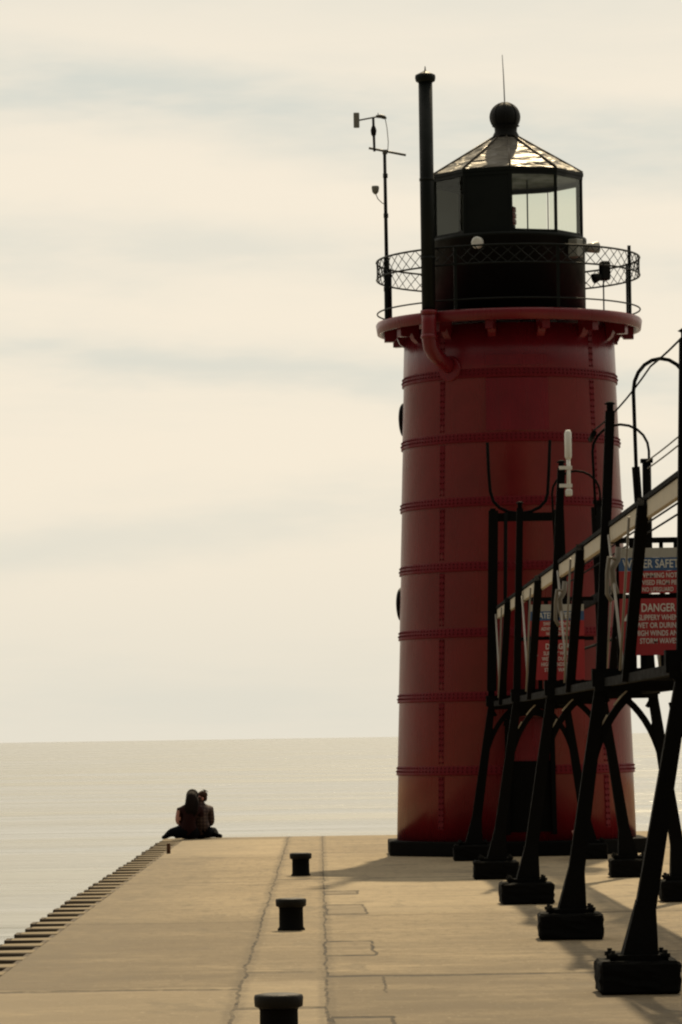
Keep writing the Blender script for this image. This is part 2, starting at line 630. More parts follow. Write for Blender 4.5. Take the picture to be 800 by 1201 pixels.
def rivet(bm, c, nrm, r=0.0155):
    q = Vector(nrm).to_track_quat('Z', 'Y')
    nf = len(bm.faces)
    base = [bm.verts.new(Vector(c) + q @ Vector((r * math.cos(a), r * math.sin(a), -0.003)))
            for a in [2 * math.pi * k / 6 for k in range(6)]]
    mid = [bm.verts.new(Vector(c) + q @ Vector((r * .7 * math.cos(a), r * .7 * math.sin(a), 0.011)))
           for a in [2 * math.pi * k / 6 for k in range(6)]]
    top = bm.verts.new(Vector(c) + q @ Vector((0, 0, 0.016)))
    for k in range(6):
        bm.faces.new((base[k], base[(k + 1) % 6], mid[(k + 1) % 6], mid[k]))
        bm.faces.new((mid[k], mid[(k + 1) % 6], top))
    bm.faces.ensure_lookup_table()
    for f in bm.faces[nf:]:
        f.material_index = 1


for z in SEAMS:
    bm = new()
    lathe(bm, [(rt(z) + .004, z - 0.022), (rt(z) + 0.024, z - 0.018), (rt(z) + 0.023, z + 0.0), (rt(z) + 0.012, z + 0.09), (rt(z) - .004, z + 0.135)], 96, (TX, TY, 0), cap=False)
    n = 150
    for k in range(n):
        dg = 360 * k / n
        for zz in (z + 0.035, z + 0.085):
            p = polar(TX, TY, rt(zz) + (0.019 if zz < z + .05 else 0.0125), dg, zz)
            rivet(bm, p, (p - Vector((TX, TY, zz))))
    obj('seam_band', bm, [RED_STRAP, RED_BAND], LH)
zs = [0.25] + sorted(SEAMS) + [7.45]
for dg in (-41, 46, 139, 226):
    bm = new()
    for i in range(len(zs) - 1):
        za, zb = zs[i] + 0.13, zs[i + 1] - 0.04
        w = 5.2
        A = [polar(TX, TY, rt(z) + 0.006, dg + s * w / 2 * .6, z) for z, s in ((za, -1), (za, 1), (zb, 1), (zb, -1))]
        B = [polar(TX, TY, rt(z) - 0.02, dg + s * w / 2 * .6, z) for z, s in ((za, -1), (za, 1), (zb, 1), (zb, -1))]
        va, vb = [bm.verts.new(p) for p in A], [bm.verts.new(p) for p in B]
        bm.faces.new(va)
        for k in range(4):
            bm.faces.new((va[k], va[(k + 1) % 4], vb[(k + 1) % 4], vb[k]))
        z = za + .03
        while z < zb - .02:
            for s in (-.9, .9):
                p = polar(TX, TY, rt(z) + 0.007, dg + s, z)
                rivet(bm, p, (p - Vector((TX, TY, z))), 0.0165)
            z += 0.085
    obj('seam_strap', bm, [RED_STRAP, RED_BAND], LH)

# plated-over panel facing the catwalk
bm = new()
for (za, zb) in ((6.9, 7.05), (5.98, 6.72)):
    A, B = [], []
    for s in range(9):
        dg = -15.5 + 33 * s / 8
        A.append((polar(TX, TY, rt(za) + .016, dg, za), polar(TX, TY, rt(zb) + .016, dg, zb)))
    vv = [(bm.verts.new(a), bm.verts.new(c)) for a, c in A]
    for i in range(8):
        bm.faces.new((vv[i][0], vv[i + 1][0], vv[i + 1][1], vv[i][1]))
r_ = bmesh.ops.extrude_face_region(bm, geom=list(bm.faces))
for e in r_['geom']:
    if isinstance(e, bmesh.types.BMVert):
        d_ = Vector((e.co.x - TX, e.co.y - TY, 0)).normalized()
        e.co -= d_ * 0.025
obj('wall_plate', bm, RED, LH)

# portholes on the left side (and matching ones on the right)
for dg, z in ((-106, 6.3), (-106, 3.62), (120, 5.2), (180, 4.4)):
    c = polar(TX, TY, rt(z), dg, z)
    n = (c - Vector((TX, TY, z))).normalized()
    u = Vector((-n.y, n.x, 0))
    bm = new()
    ring = [c + n * 0.03 + u * (0.22 * math.cos(a)) + Vector((0, 0, 0.22 * math.sin(a))) for a in [2 * math.pi * k / 28 for k in range(28)]]
    tube(bm, ring, 0.034, 8, closed=True)
    pr = obj('porthole', bm, BLACK, LH)
    bm = new()
    bm.faces.new([bm.verts.new(c + n * 0.022 + u * (0.2 * math.cos(a)) + Vector((0, 0, 0.2 * math.sin(a)))) for a in [2 * math.pi * k / 28 for k in range(28)]])
    obj('pane', bm, simple('dark_porthole_glass', (0.02, 0.022, 0.022), 0.12, 0, 0.1, 5, 0), pr)

# arched doorway in the foot of the tower: black frame, black lower leaf, red upper panel


def curved_panel(za, zb, d0, d1, r0, r1, n_=8):
    bm = new()
    ro = []
    for k in range(n_ + 1):
        dg = d0 + (d1 - d0) * k / n_
        ro.append([bm.verts.new(polar(TX, TY, rr_, dg, zz)) for rr_, zz in
                   ((rt(za) + r1, za), (rt(zb) + r1, zb), (rt(zb) + r0, zb), (rt(za) + r0, za))])
    for k in range(n_):
        for j in range(4):
            bm.faces.new((ro[k][j], ro[k + 1][j], ro[k + 1][(j + 1) % 4], ro[k][(j + 1) % 4]))
    bm.faces.new(ro[0])
    bm.faces.new(ro[-1][::-1])
    return bm


DC = 4.0
dr = obj('door', curved_panel(.34, 1.33, DC - 9.5, DC + 9.5, -.04, .05), BLACKW, LH)
obj('upper_panel', curved_panel(1.332, 1.93, DC - 9.0, DC + 9.0, -.04, .018), RED, dr)
bm = new()
pts_ = [polar(TX, TY, rt(.3) + .06, DC - 10.6, .30), polar(TX, TY, rt(1.2) + .06, DC - 10.6, 1.2)]
for k in range(0, 11):
    a = math.pi * k / 10
    zz = 1.82 + .20 * math.sin(a) ** .7
    pts_.append(polar(TX, TY, rt(zz) + .06, DC - 10.6 * math.cos(a), zz))
pts_ += [polar(TX, TY, rt(1.2) + .06, DC + 10.6, 1.2), polar(TX, TY, rt(.3) + .06, DC + 10.6, .30)]
for i in range(len(pts_) - 1):
    thick = .10 if 2 <= i <= 11 else .06
    bar(bm, pts_[i], pts_[i + 1], thick, .10)
obj('door_frame', bm, BLACKW, dr)
bm = new()
tube(bm, [polar(TX, TY, rt(.8) + e, 9.5, z) for e, z in ((.04, .95), (.10, .95), (.10, .78), (.04, .78))], .012, 6)
obj('handle', bm, BLACKW, dr)

# gallery
GZ = 7.66
bm = new()
lathe(bm, [(1.3, GZ - .10), (1.84, GZ - .10), (1.84, GZ - 0.155), (1.90, GZ - 0.157), (1.92, GZ - 0.03), (1.905, GZ), (1.3, GZ)], 96, (TX, TY, 0), cap=False)
obj('gallery_deck', bm, RED, LH)
for k in range(14):
    dg = 360 * k / 14 + 14
    bm = new()
    a = R(dg)
    dirv = Vector((math.sin(a), -math.cos(a), 0))
    side = Vector((math.cos(a), math.sin(a), 0))
    c = Vector((TX, TY, 0))
    prof = [(1.50, GZ - .10), (1.80, GZ - .10), (1.80, GZ - .27), (1.66, GZ - .27), (1.62, GZ - .21), (1.58, GZ - .30), (1.50, GZ - .37)]
    f0 = [bm.verts.new(c + dirv * r + side * .055 + Vector((0, 0, z))) for r, z in prof]
    f1 = [bm.verts.new(c + dirv * r - side * .055 + Vector((0, 0, z))) for r, z in prof]
    bm.faces.new(f0)
    bm.faces.new(f1[::-1])
    for i in range(len(prof)):
        j = (i + 1) % len(prof)
        bm.faces.new((f0[i], f0[j], f1[j], f1[i]))
    obj('bracket', bm, RED, LH)

# railing
RR = 1.895


def ring_pts(r, z, n=80):
    return [polar(TX, TY, r, 360 * k / n, z) for k in range(n)]


ZT, ZM, ZL = 8.545, 8.295, 7.80
bm = new()
tube(bm, ring_pts(RR, ZT, 96), 0.015, 6, closed=True)
RAIL = obj('railing', bm, GREENBLACK, LH)
bm = new()
tube(bm, ring_pts(RR, ZM, 96), 0.014, 6, closed=True)
obj('rail', bm, GREENBLACK, RAIL)
bm = new()
tube(bm, ring_pts(RR, ZL, 96), 0.012, 6, closed=True)
obj('rail', bm, GREENBLACK, RAIL)
bm = new()
NL = 62
for k in range(NL):
    d0 = 360 * k / NL
    st = 360 / NL * 1.5
    tube(bm, [polar(TX, TY, RR, d0, ZT), polar(TX, TY, RR, d0 + st, ZM)], 0.0065, 4)
    tube(bm, [polar(TX, TY, RR, d0, ZT), polar(TX, TY, RR, d0 - st, ZM)], 0.0065, 4)
obj('lattice', bm, GREENBLACK, RAIL)
for k, dg in enumerate((64, 109, 154, 199, 244, 289, 334, 19)):
    bm = new()
    bar(bm, polar(TX, TY, RR - .02, dg, GZ), polar(TX, TY, RR - .02, dg, ZT + (0.09 if dg == 64 else 0.01)), .045, .045)
    obj('post', bm, GREENBLACK, RAIL)

# drum under the lantern
LZ0, LZ1 = 8.83, 9.69
bm = new()
lathe(bm, [(1.116, GZ), (1.116, LZ0 - .06), (1.14, LZ0 - .055), (1.14, LZ0 - .005), (1.08, LZ0)], 64, (TX, TY, 0))
dm = obj('drum', bm, GREENBLACK, LH)
bm = new()
lathe(bm, [(1.125, GZ + .001), (1.15, GZ + .001), (1.15, GZ + .05), (1.117, GZ + .06)], 64, (TX, TY, 0), cap=False)
obj('skirting', bm, GREENBLACK, dm)
# round pale disc on the drum
c = polar(TX, TY, 1.13, -24.5, 8.68)
n = (c - Vector((TX, TY, 8.68))).normalized()
bm = new()
tube(bm, [c - n * .01, c + n * .05, c + n * .06], [.085, .085, .06], 20)
obj('vent_cover', bm, WHITE, dm)
# pale junction box on the drum's right side
c = polar(TX, TY, 1.18, 52, 8.62)
bm = new()
box(bm, c, (.16, .16, .26), R(52), .01)
jb = obj('junction_box', bm, simple('grey_box_paint', (.22, .22, .19), .5), dm)
bm = new()
tube(bm, [polar(TX, TY, 1.26, 60, 8.63), polar(TX, TY, 1.38, 66, 8.65)], [.06, .085], 12)
obj('lamp', bm, simple('grey_lamp_housing', (.25, .25, .22), .4), jb)

# lantern room, ten sided
DR = 1.10
cor = [36 * k for k in range(10)]
bm = new()
for k in cor:
    w_ = .045 if k != 144 else .014
    bar(bm, polar(TX, TY, DR, k, LZ0), polar(TX, TY, DR, k, LZ1), w_, w_ * 1.2)
for z, r in ((LZ0 + .015, .03), (LZ1 - .015, .035)):
    pp = [polar(TX, TY, DR, k, z) for k in cor]
    for i in range(10):
        bar(bm, pp[i], pp[(i + 1) % 10], r * 1.6, r * 1.6)
LF = obj('lantern_frame', bm, GREENBLACK, LH)
for i in range(10):
    a, c = 36 * i, 36 * (i + 1)
    opaque = None
    if i == 9:
        opaque = GREENBLACK                # blacked-out panel facing the pier, left of centre
    if i in (5, 6, 7):
        opaque = GREY_INT                  # lake-side panels at the left rear
    bm = new()
    q4 = []
    for r_i in ((DR - .006, DR + .006) if opaque else (DR,)):
        q4.append([bm.verts.new(polar(TX, TY, r_i, dg, z)) for dg, z in ((a + 1.2, LZ0 + .04), (c - 1.2, LZ0 + .04), (c - 1.2, LZ1 - .04), (a + 1.2, LZ1 - .04))])
    if opaque:
        bm.faces.new(q4[0])
        bm.faces.new(q4[1])
        for k in range(4):
            bm.faces.new((q4[0][k], q4[0][(k + 1) % 4], q4[1][(k + 1) % 4], q4[1][k]))
        obj('blank_panel' if i == 9 else 'storm_panel', bm, opaque, LF)
    else:
        bm.faces.new(q4[0])
        obj('window_pane', bm, GLASS, LF)
# broad post behind the left glazing
bm = new()
bar(bm, polar(TX, TY, DR - .06, -32, LZ0 + .03), polar(TX, TY, DR - .06, -32, LZ1 - .02), .17, .05)
obj('corner_post', bm, GREENBLACK, LF)
bm = new()
tube(bm, [(TX + .29, TY - .1, LZ0), (TX + .29, TY - .1, LZ1)], .012, 6)
obj('rod', bm, GREENBLACK, LF)
bm = new()
lathe(bm, [(1.03, LZ0 - .003), (1.03, LZ0 + .004)], 30, (TX, TY, 0))
obj('lantern_floor', bm, GREENBLACK, LF)
# rotating beacon
bm = new()
lathe(bm, [(.05, LZ0), (.05, LZ0 + .17), (.12, LZ0 + .18), (.12, LZ0 + .22)], 16, (TX, TY, 0))
be = obj('beacon', bm, GREENBLACK, LH)
bm = new()
lathe(bm, [(.10, LZ0 + .22), (.135, LZ0 + .24), (.135, LZ0 + .30), (.12, LZ0 + .315), (.135, LZ0 + .33), (.135, LZ0 + .39), (.12, LZ0 + .405), (.135, LZ0 + .42), (.13, LZ0 + .48), (.07, LZ0 + .51)], 20, (TX, TY, 0))
obj('lens', bm, REDLAMP, be)

# roof
ER = 1.142
bm = new()
lathe(bm, [(.9, LZ1 + .02), (ER - .02, LZ1), (ER, LZ1 + .01), (ER, LZ1 + .055), (ER - .03, LZ1 + .06)], 10, (TX, TY, 0), 0, False)
obj('eave', bm, GREENBLACK, LH)
bm = new()
lathe(bm, [(ER - .012, LZ1 + .062), (.80, LZ1 + .262), (.5, LZ1 + .44), (.17, LZ1 + .64)], 10, (TX, TY, 0), 0, False)
bmesh.ops.subdivide_edges(bm, edges=list(bm.edges), cuts=3, use_grid_fill=True)
for v in bm.verts:
    if LZ1 + .1 < v.co.z < LZ1 + .6:
        v.co.z += random.uniform(-.007, .007)
rf = obj('roof', bm, ROOF, LH)
RIDGE = simple('dull_roof_metal', (.10, .085, .065), .4, .6)
for k in cor:
    bm = new()
    tube(bm, [polar(TX, TY, ER - .01, k, LZ1 + .067), polar(TX, TY, .17, k, LZ1 + .65)], .014, 6)
    obj('ridge', bm, RIDGE, rf)
bm = new()
lathe(bm, [(.20, LZ1 + .62), (.19, LZ1 + .66), (.16, LZ1 + .72), (.165, LZ1 + .78), (.20, LZ1 + .80)], 24, (TX, TY, 0))
ball(bm, (TX - .01, TY, LZ1 + .93), .215, (1, 1, .98), 28, 18)
vb = obj('ventilator_ball', bm, BLACK, LH)
bzs = LZ1 + .93
for a in range(0, 180, 45):
    bm = new()
    tube(bm, [(TX - .01 + .218 * math.sin(t) * math.cos(R(a)), TY + .218 * math.sin(t) * math.sin(R(a)), bzs + .213 * math.cos(t)) for t in [2 * math.pi * k / 28 for k in range(28)]], .007, 5, closed=True)
    obj('ball_rib', bm, BLACK, vb)
bm = new()
tube(bm, [(TX - .01, TY, LZ1 + 1.12), (TX - .02, TY, LZ1 + 1.5), (TX - .035, TY, LZ1 + 1.83)], [.010, .008, .005], 6)
obj('lightning_rod', bm, BLACK, vb)

# tall flue pipe on the left front of the gallery
PX, PY = TX - 1.2, TY - 1.62
bm = new()
lathe(bm, [(.098, 7.62), (.098, 10.93)], 20, (PX, PY, 0))
for z in (8.4, 9.5):
    lathe(bm, [(.098, z - .02), (.106, z - .018), (.106, z + .018), (.098, z + .02)], 20, (PX, PY, 0), cap=False)
fl = obj('flue_pipe', bm, GREENBLACK, LH)
bm = new()
lathe(bm, [(.10, 10.86), (.135, 10.88), (.145, 10.93), (.14, 10.965), (.10, 10.985), (.05, 11.01), (.012, 11.03), (.006, 11.09)], 20, (PX, PY, 0))
obj('flue_cap', bm, GREENBLACK, fl)
bm = new()
tgt = polar(TX, TY, rt(6.9) - .06, -36, 6.88)
P0, P1 = Vector((PX, PY, 7.66)), Vector((PX, PY, 7.28))
pts_ = [P0, Vector((PX, PY, 7.5)), P1]
for t in (0.2, .4, .6, .8, 1.0):
    c1 = Vector((PX, PY, 7.03))
    c2 = P1.lerp(tgt, .5)
    c2.z = 7.0
    pts_.append((1 - t) ** 3 * P1 + 3 * (1 - t) ** 2 * t * c1 + 3 * (1 - t) * t * t * c2 + t ** 3 * tgt)
tube(bm, pts_, .105, 16)
for z in (7.64, 7.30):
    lathe(bm, [(.104, z - .03), (.118, z - .028), (.118, z + .028), (.104, z + .03)], 20, (PX, PY, 0), cap=False)
el = obj('flue_elbow', bm, RED, fl)
bm = new()
nn = (tgt - Vector((TX, TY, tgt.z))).normalized()
tube(bm, [tgt + nn * .02, tgt + nn * .11], [.2, .17], 20)
obj('flange', bm, RED, fl)

# floodlight on a slim post at the right of the gallery
sx = polar(TX, TY, 1.55, 58, 0)
bm = new()
tube(bm, [(sx.x, sx.y, GZ), (sx.x, sx.y, 8.22)], .012, 6)
FLD = thing('floodlight', (sx.x, sx.y, GZ), 'small black floodlight on a slim post at the right side of the gallery', 'floodlight')
obj('pole', bm, BLACK, FLD)
bm = new()
box(bm, (sx.x + .02, sx.y, 8.28), (.13, .16, .27), .3, .02)
tube(bm, [(sx.x - .04, sx.y - .05, 8.2), (sx.x - .15, sx.y - .08, 8.16)], [.05, .075], 10)
obj('lamp_head', bm, BLACK, FLD)

# ------------------------------------------------------------------ weather mast on the gallery
MX, MY = TX - 1.76, TY - 0.55
WM = thing('weather_mast', (MX, MY, GZ), 'slim black weather mast with wind vane standing on the left of the gallery', 'weather mast')
GREYM = simple('grey_instrument_plastic', (.17, .165, .14), .6)
bm = new()
tube(bm, [(MX, MY, GZ), (MX, MY, 8.55)], .043, 10)
tube(bm, [(MX, MY, 8.5), (MX - .005, MY, 10.08)], [.028, .023], 8)
for z in (8.1, 8.35, 9.15, 9.72):
    lathe(bm, [(.02, z - .03), (.05 if z < 8.5 else .036, z - .03), (.05 if z < 8.5 else .036, z + .03), (.02, z + .03)], 10, (MX, MY, 0))
obj('mast', bm, BLACK, WM)
bm = new()
tube(bm, [(MX - .23, MY, 10.12), (MX + .30, MY, 10.01)], .017, 8)
box(bm, (MX, MY, 10.06), (.07, .06, .06))
obj('crossarm', bm, simple('grey_metal', (.09, .085, .07), .5, .5), WM)
bm = new()
tube(bm, [(MX - .15, MY, 10.07), (MX - .155, MY, 10.3), (MX - .16, MY, 10.55)], [.017, .02, .018], 8)
lathe(bm, [(.015, 10.28), (.036, 10.31), (.045, 10.37), (.03, 10.42), (.02, 10.44)], 10, (MX - .158, MY, 0))
obj('vane_post', bm, BLACK, WM)
bm = new()
tube(bm, [(MX - .36, MY, 10.52), (MX - .16, MY, 10.555), (MX - .10, MY, 10.57)], .012, 6)
tube(bm, [(MX - .12, MY, 10.57), (MX - .05, MY, 10.572), (MX + .0, MY, 10.555), (MX + .03, MY, 10.54)], [.02, .03, .028, .01], 8)
tube(bm, [(MX - .09, MY, 10.57), (MX - .09, MY, 10.62)], .006, 5)
va = obj('wind_vane', bm, simple('dark_vane', (.05, .048, .04), .5), WM)
bm = new()
box(bm, (MX - .40, MY, 10.52), (.085, .02, .22), 0, .009)
obj('tail', bm, GREYM, va)
bm = new()
tube(bm, [(MX + .01, MY, 10.54), (MX + .035, MY, 10.4), (MX + .05, MY, 10.2), (MX + .04, MY, 10.06)], .006, 5)
obj('cable', bm, GREYM, WM)
bm = new()
lathe(bm, [(.02, 9.46), (.045, 9.49), (.055, 9.55), (.05, 9.575), (.02, 9.58)], 12, (MX - .145, MY, 0))
sn = obj('sensor', bm, GREYM, WM)
bm = new()
tube(bm, [(MX - .14, MY, 9.46), (MX - .11, MY, 9.39), (MX - .05, MY, 9.33), (MX, MY, 9.31)], .007, 5)
obj('arm', bm, GREYM, sn)

# ------------------------------------------------------------------ elevated catwalk
CW = 2.82
YB = [18.4, 25.15, 31.9, 38.65, 45.4, 52.15]
TOPX = [2.40, 2.435, 2.455, 2.475, 2.41, 2.40]
CAT = thing('catwalk', (CW, 30, 0), 'black steel elevated catwalk on splayed trestle legs leading along the pier to the red lighthouse', 'catwalk')
for bi, Yb in enumerate(YB):
    for s in (-1, 1):
        jx = random.uniform(-.015, .015)

        def X(v):
            """mirror a left-hand X to the right side"""
            return v if s < 0 else 2 * CW + 0.06 - v
        # footing
        fx = X(2.06)
        bm = new()
        w = .53 if s < 0 else .47
        box(bm, (fx, Yb, .11), (w, .5, .22), random.uniform(-.03, .03), .02)
        bmesh.ops.subdivide_edges(bm, edges=[e for e in bm.edges if e.calc_length() > .1], cuts=4, use_grid_fill=True)
        for v in bm.verts:
            v.co += Vector((random.uniform(-.007, .007), random.uniform(-.007, .007), random.uniform(-.009, .003) if v.co.z > .1 else 0))
        ft = obj('footing', bm, BLACKW, CAT)
        for ix in (-1, 1):
            for iy in (-1, 1):
                bm = new()
                lathe(bm, [(.022, .20), (.022, .235), (.034, .236), (.034, .262), (.016, .264), (.016, .285)], 8,
                      (fx + ix * .17, Yb + iy * .15, 0), random.random())
                obj('anchor_bolt', bm, BLACKW, ft)
        # leg: tapered, with gusseted foot, rising into the post
        bm = new()
        bar(bm, (X(2.075) + jx * 0, Yb, .235), (X(2.12), Yb, .60), .235, .22, .125, .12)
        bar(bm, (X(2.10), Yb, .45), (X(2.335 if bi > 1 else 2.385), Yb, 2.05), .135, .12, .095, .10)
        box(bm, (fx, Yb, .235), (.34, .34, .035))
        lg = obj('leg', bm, BLACKW, CAT)
        # post above the deck
        bm = new()
        tz = (4.38 if bi > 1 else 4.27) if bi < 5 else 4.78
        bar(bm, (X(2.335 if bi > 1 else 2.385), Yb, 2.0), (X(TOPX[bi]), Yb, tz), .088, .08, .075, .07)
        if bi == 5:
            bar(bm, (X(2.345), Yb - .05, 2.3), (X(2.405), Yb - .05, 4.75), .13, .07)
        elif s < 0:
            lathe(bm, [(.028, tz - .02), (.028, tz + .05), (.05, tz + .06), (.02, tz + .08)], 8, (X(TOPX[bi]), Yb, 0))
        obj('post', bm, BLACKW, CAT)
        # curved knee under the cross beam
        bm = new()
        pts_ = []
        K0, K1, K2 = Vector((2.235, 0, 1.32)), Vector((2.335, 0, 1.86)), Vector((2.68, 0, 2.10))
        for t in [i / 9 for i in range(10)]:
            p = (1 - t) ** 2 * K0 + 2 * t * (1 - t) * K1 + t * t * K2
            pts_.append((X(p.x), Yb, p.z))
        for i in range(9):
            bar(bm, pts_[i], pts_[i + 1], .062, .085)
        bar(bm, (X(2.40), Yb, 1.96), (X(2.34), Yb, 2.06), .04, .05)
        bar(bm, (X(2.345), Yb, 1.74), (X(2.31), Yb, 1.90), .04, .05)
        kb = obj('knee_brace', bm, BLACKW, CAT)
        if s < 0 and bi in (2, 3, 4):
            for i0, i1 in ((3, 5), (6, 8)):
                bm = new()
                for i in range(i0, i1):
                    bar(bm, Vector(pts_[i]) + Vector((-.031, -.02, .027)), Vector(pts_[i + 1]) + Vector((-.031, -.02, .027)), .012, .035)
                obj('edge_highlight', bm, PALE_WOOD, kb)  # pale strip added as a painted highlight along the knee's worn upper edge
    bm = new()
    box(bm, (CW + .03, Yb, 2.165), (1.16, .14, .15))
    box(bm, (CW + .03, Yb - .075, 2.13), (1.12, .012, .16))
    obj('cross_beam', bm, BLACKW, CAT)

# bent nearest the tower: tall U-shaped ladder hoop
Yb = YB[5]
bm = new()
bar(bm, (2.36, Yb, 4.66), (3.30, Yb, 4.66), .11, .12)
obj('cross_beam', bm, BLACKW, CAT)
bm = new()
L_, R_ = 2.36, 3.17
pts_ = [(L_ - .02, Yb, 5.68), (L_ - .01, Yb, 5.3), (L_ + .01, Yb, 5.0)]
for k in range(0, 9):
    a = math.pi + math.pi * k / 8
    pts_.append(((L_ + R_) / 2 + (R_ - L_ - .04) / 2 * math.cos(a), Yb, 4.98 + .27 * math.sin(a)))
pts_ += [(R_ - .02, Yb, 5.0), (R_ + .0, Yb, 5.3), (R_ + .02, Yb, 5.7)]
tube(bm, pts_, .022, 8)
tube(bm, [(2.52, Yb - .08, 2.2), (2.57, Yb - .08, 4.72)], .026, 8)
obj('ladder_hoop', bm, BLACKW, CAT)

# walkway
bm = new()
for x in (2.40, 3.26):
    box(bm, (x, (17.5 + 53.8) / 2, 2.125), (.07, 36.3, .07))
y = 17.6
while y < 53.7:
    box(bm, (CW + .03, y + .07, 2.145), (.79, .032, .03))
    y += .10
obj('walkway', bm, BLACKW, CAT)

# handrails: pale timber board with dark cap on the left, pipe rails on the right
bm = new()
for i in range(len(YB) - 1):
    box(bm, (2.455, (YB[i] + YB[i + 1]) / 2, 3.345 + .004 * (i % 2)), (.045, YB[i + 1] - YB[i] - .03, .125), 0, .004)
hb = obj('handrail', bm, PALE_WOOD, CAT)
bm = new()
box(bm, (2.46, (17.5 + 52.1) / 2, 3.432), (.085, 34.6, .035))
obj('cap_rail', bm, BLACKW, hb)
bm = new()
box(bm, (3.30, (17.5 + 52.1) / 2, 3.30), (.045, 34.6, .11), 0, .004)
hb2 = obj('handrail', bm, BLACKW, CAT)
for x, z, r in ((3.28, 2.75, .018), (3.28, 3.68, .010), (3.28, 3.78, .010)):
    bm = new()
    tube(bm, [(x, 17.5, z), (x, 52, z)], r, 6)
    obj('guard_wire', bm, BLACKW, CAT)

# one V of pale tie rods and one black raking bar per bay and side
for i in range(1, len(YB) - 1):
    yc, ya, yd = YB[i] + 4.45, YB[i] + 3.05, YB[i] + 6.75
    for xs in (2.345, 3.24):
        bm = new()
        bar(bm, (xs + .02, yc - .20, 2.12), (xs + .06, ya + .0, 3.40), .085, .085)
        obj('raking_bar', bm, BLACKW, CAT)
        bm = new()
        tube(bm, [(xs - .01, yc + .12, 2.19), (xs + .01, ya + .70, 3.33)], .010, 6)
        obj('tie_rod', bm, PALE_ROD, CAT)
        bm = new()
        tube(bm, [(xs + .01, yc + .05, 2.19), (xs + .06, yd - .3, 3.33)], .011, 6)
        obj('tie_rod', bm, PALE_ROD, CAT)

# conduit hoops over the walkway
for i in range(0, 5):
    Yh = YB[i] + (0.12 if i != 2 else 0.10)
    xr, xl = 3.37, 2.80
    if i == 2:
        xr, xl = 3.12, 2.66
    bm = new()
    zc = 4.55
    pts_ = [(xr, Yh, 4.30), (xr, Yh, zc)]
    for k in range(1, 10):
        a = math.pi * k / 10
        pts_.append(((xr + xl) / 2 + (xr - xl) / 2 * math.cos(a), Yh, zc + .27 * math.sin(a)))
    pts_ += [(xl, Yh, zc), (xl + .025, Yh, 3.9 if i != 2 else 3.35)]
    if i == 2:
        pts_[0] = (xr, Yh, 3.3)
    tube(bm, pts_, .0135 if i > 2 else .016, 8)
    obj('conduit_hoop', bm, BLACKW, CAT)
    bm = new()
    tube(bm, [(3.335, YB[i], 3.3), (3.335, YB[i], 4.42)], .045, 8)
    box(bm, (3.335, YB[i], 4.44), (.12, .1, .04))
    obj('lamp_post', bm, BLACKW, CAT)
bm = new()
ys = YB[:4]
for i in range(3):
    pts_ = []
    for k in range(9):
        t = k / 8
        pts_.append((2.81, ys[i] + (ys[i + 1] - ys[i]) * t + .12, 4.76 - .05 * 4 * t * (1 - t)))
    tube(bm, pts_, .009, 5)
tube(bm, [(2.81, ys[3] + .0, 4.73), (2.81, ys[3] + .5, 4.70)], .03, 6)
obj('cable', bm, BLACKW, CAT)
for zz, xx_ in ((4.43, 3.33), (4.36, 3.34)):
    bm = new()
    for i in range(3):
        pts_ = []
        for k in range(9):
            t = k / 8
            pts_.append((xx_, YB[i] + (YB[i + 1] - YB[i]) * t, zz - .02 * 4 * t * (1 - t)))
        tube(bm, pts_, .008, 5)
    obj('cable', bm, simple('grey_cable', (.12, .11, .09), .6), CAT)

# gates across the walkway that carry the signs
for Yg in (YB[2] - .02, YB[4] - .02):
    bm = new()
    for x in (2.50, 2.62, 2.70, 2.86, 2.98, 3.12):
        bar(bm, (x, Yg, 2.15), (x, Yg, 3.30), .032 if x not in (2.62, 2.70) else .05, .03)
    for z in (2.20, 2.83, 3.30):
        bar(bm, (2.36, Yg, z), (3.26, Yg, z), .045, .04)
    obj('gate', bm, BLACKW, CAT)

# bundles of pale conduit clipped inside the rail
for i in (2, 3):
    Yc = YB[i] - 1.0
    bm = new()
    tube(bm, [(2.43, Yc, 3.20), (2.42, Yc, 3.10), (2.37, Yc - .05, 3.02), (2.385, Yc, 2.9), (2.41, Yc, 2.82)], .026, 8)
    tube(bm, [(2.40, Yc - .1, 3.1), (2.345, Yc - .1, 3.11), (2.33, Yc - .1, 3.0), (2.325, Yc - .1, 2.82), (2.36, Yc - .1, 2.76)], .018, 8)
    obj('conduit', bm, simple('pale_conduit', (.17, .145, .11), .6, 0, .3, 12), CAT)

# ------------------------------------------------------------------ signs on the gates


def sign_board(name, Yg, z0, z1, bands, texts, label, tri=False):
    x0, x1 = 2.505, 3.145
    xc = (x0 + x1) / 2
    t = thing(name, (xc, Yg, z0), label, 'sign', 'warning signs fixed across the catwalk')
    for (a, c, m_) in bands:
        bm = new()
        box(bm, (xc, Yg, (a + c) / 2), (x1 - x0, .012, c - a))
        obj('panel', bm, m_, t)
    for (s, z, size, m_) in texts:
        bm = new()
        text_bm(bm, s, size, xc - (.035 if 'WATER' in s else -.0), Yg - .009, z, sx=.74)
        obj('lettering', bm, m_, t)
    if tri:
        bm = new()
        zt = 2.60
        bm.faces.new([bm.verts.new(p) for p in ((x0 + .03, Yg - .009, zt + .03), (x0 + .09, Yg - .009, zt + .03), (x0 + .06, Yg - .009, zt + .09))])
        obj('warning_triangle', bm, SIGN_WHITE, t)
    return t


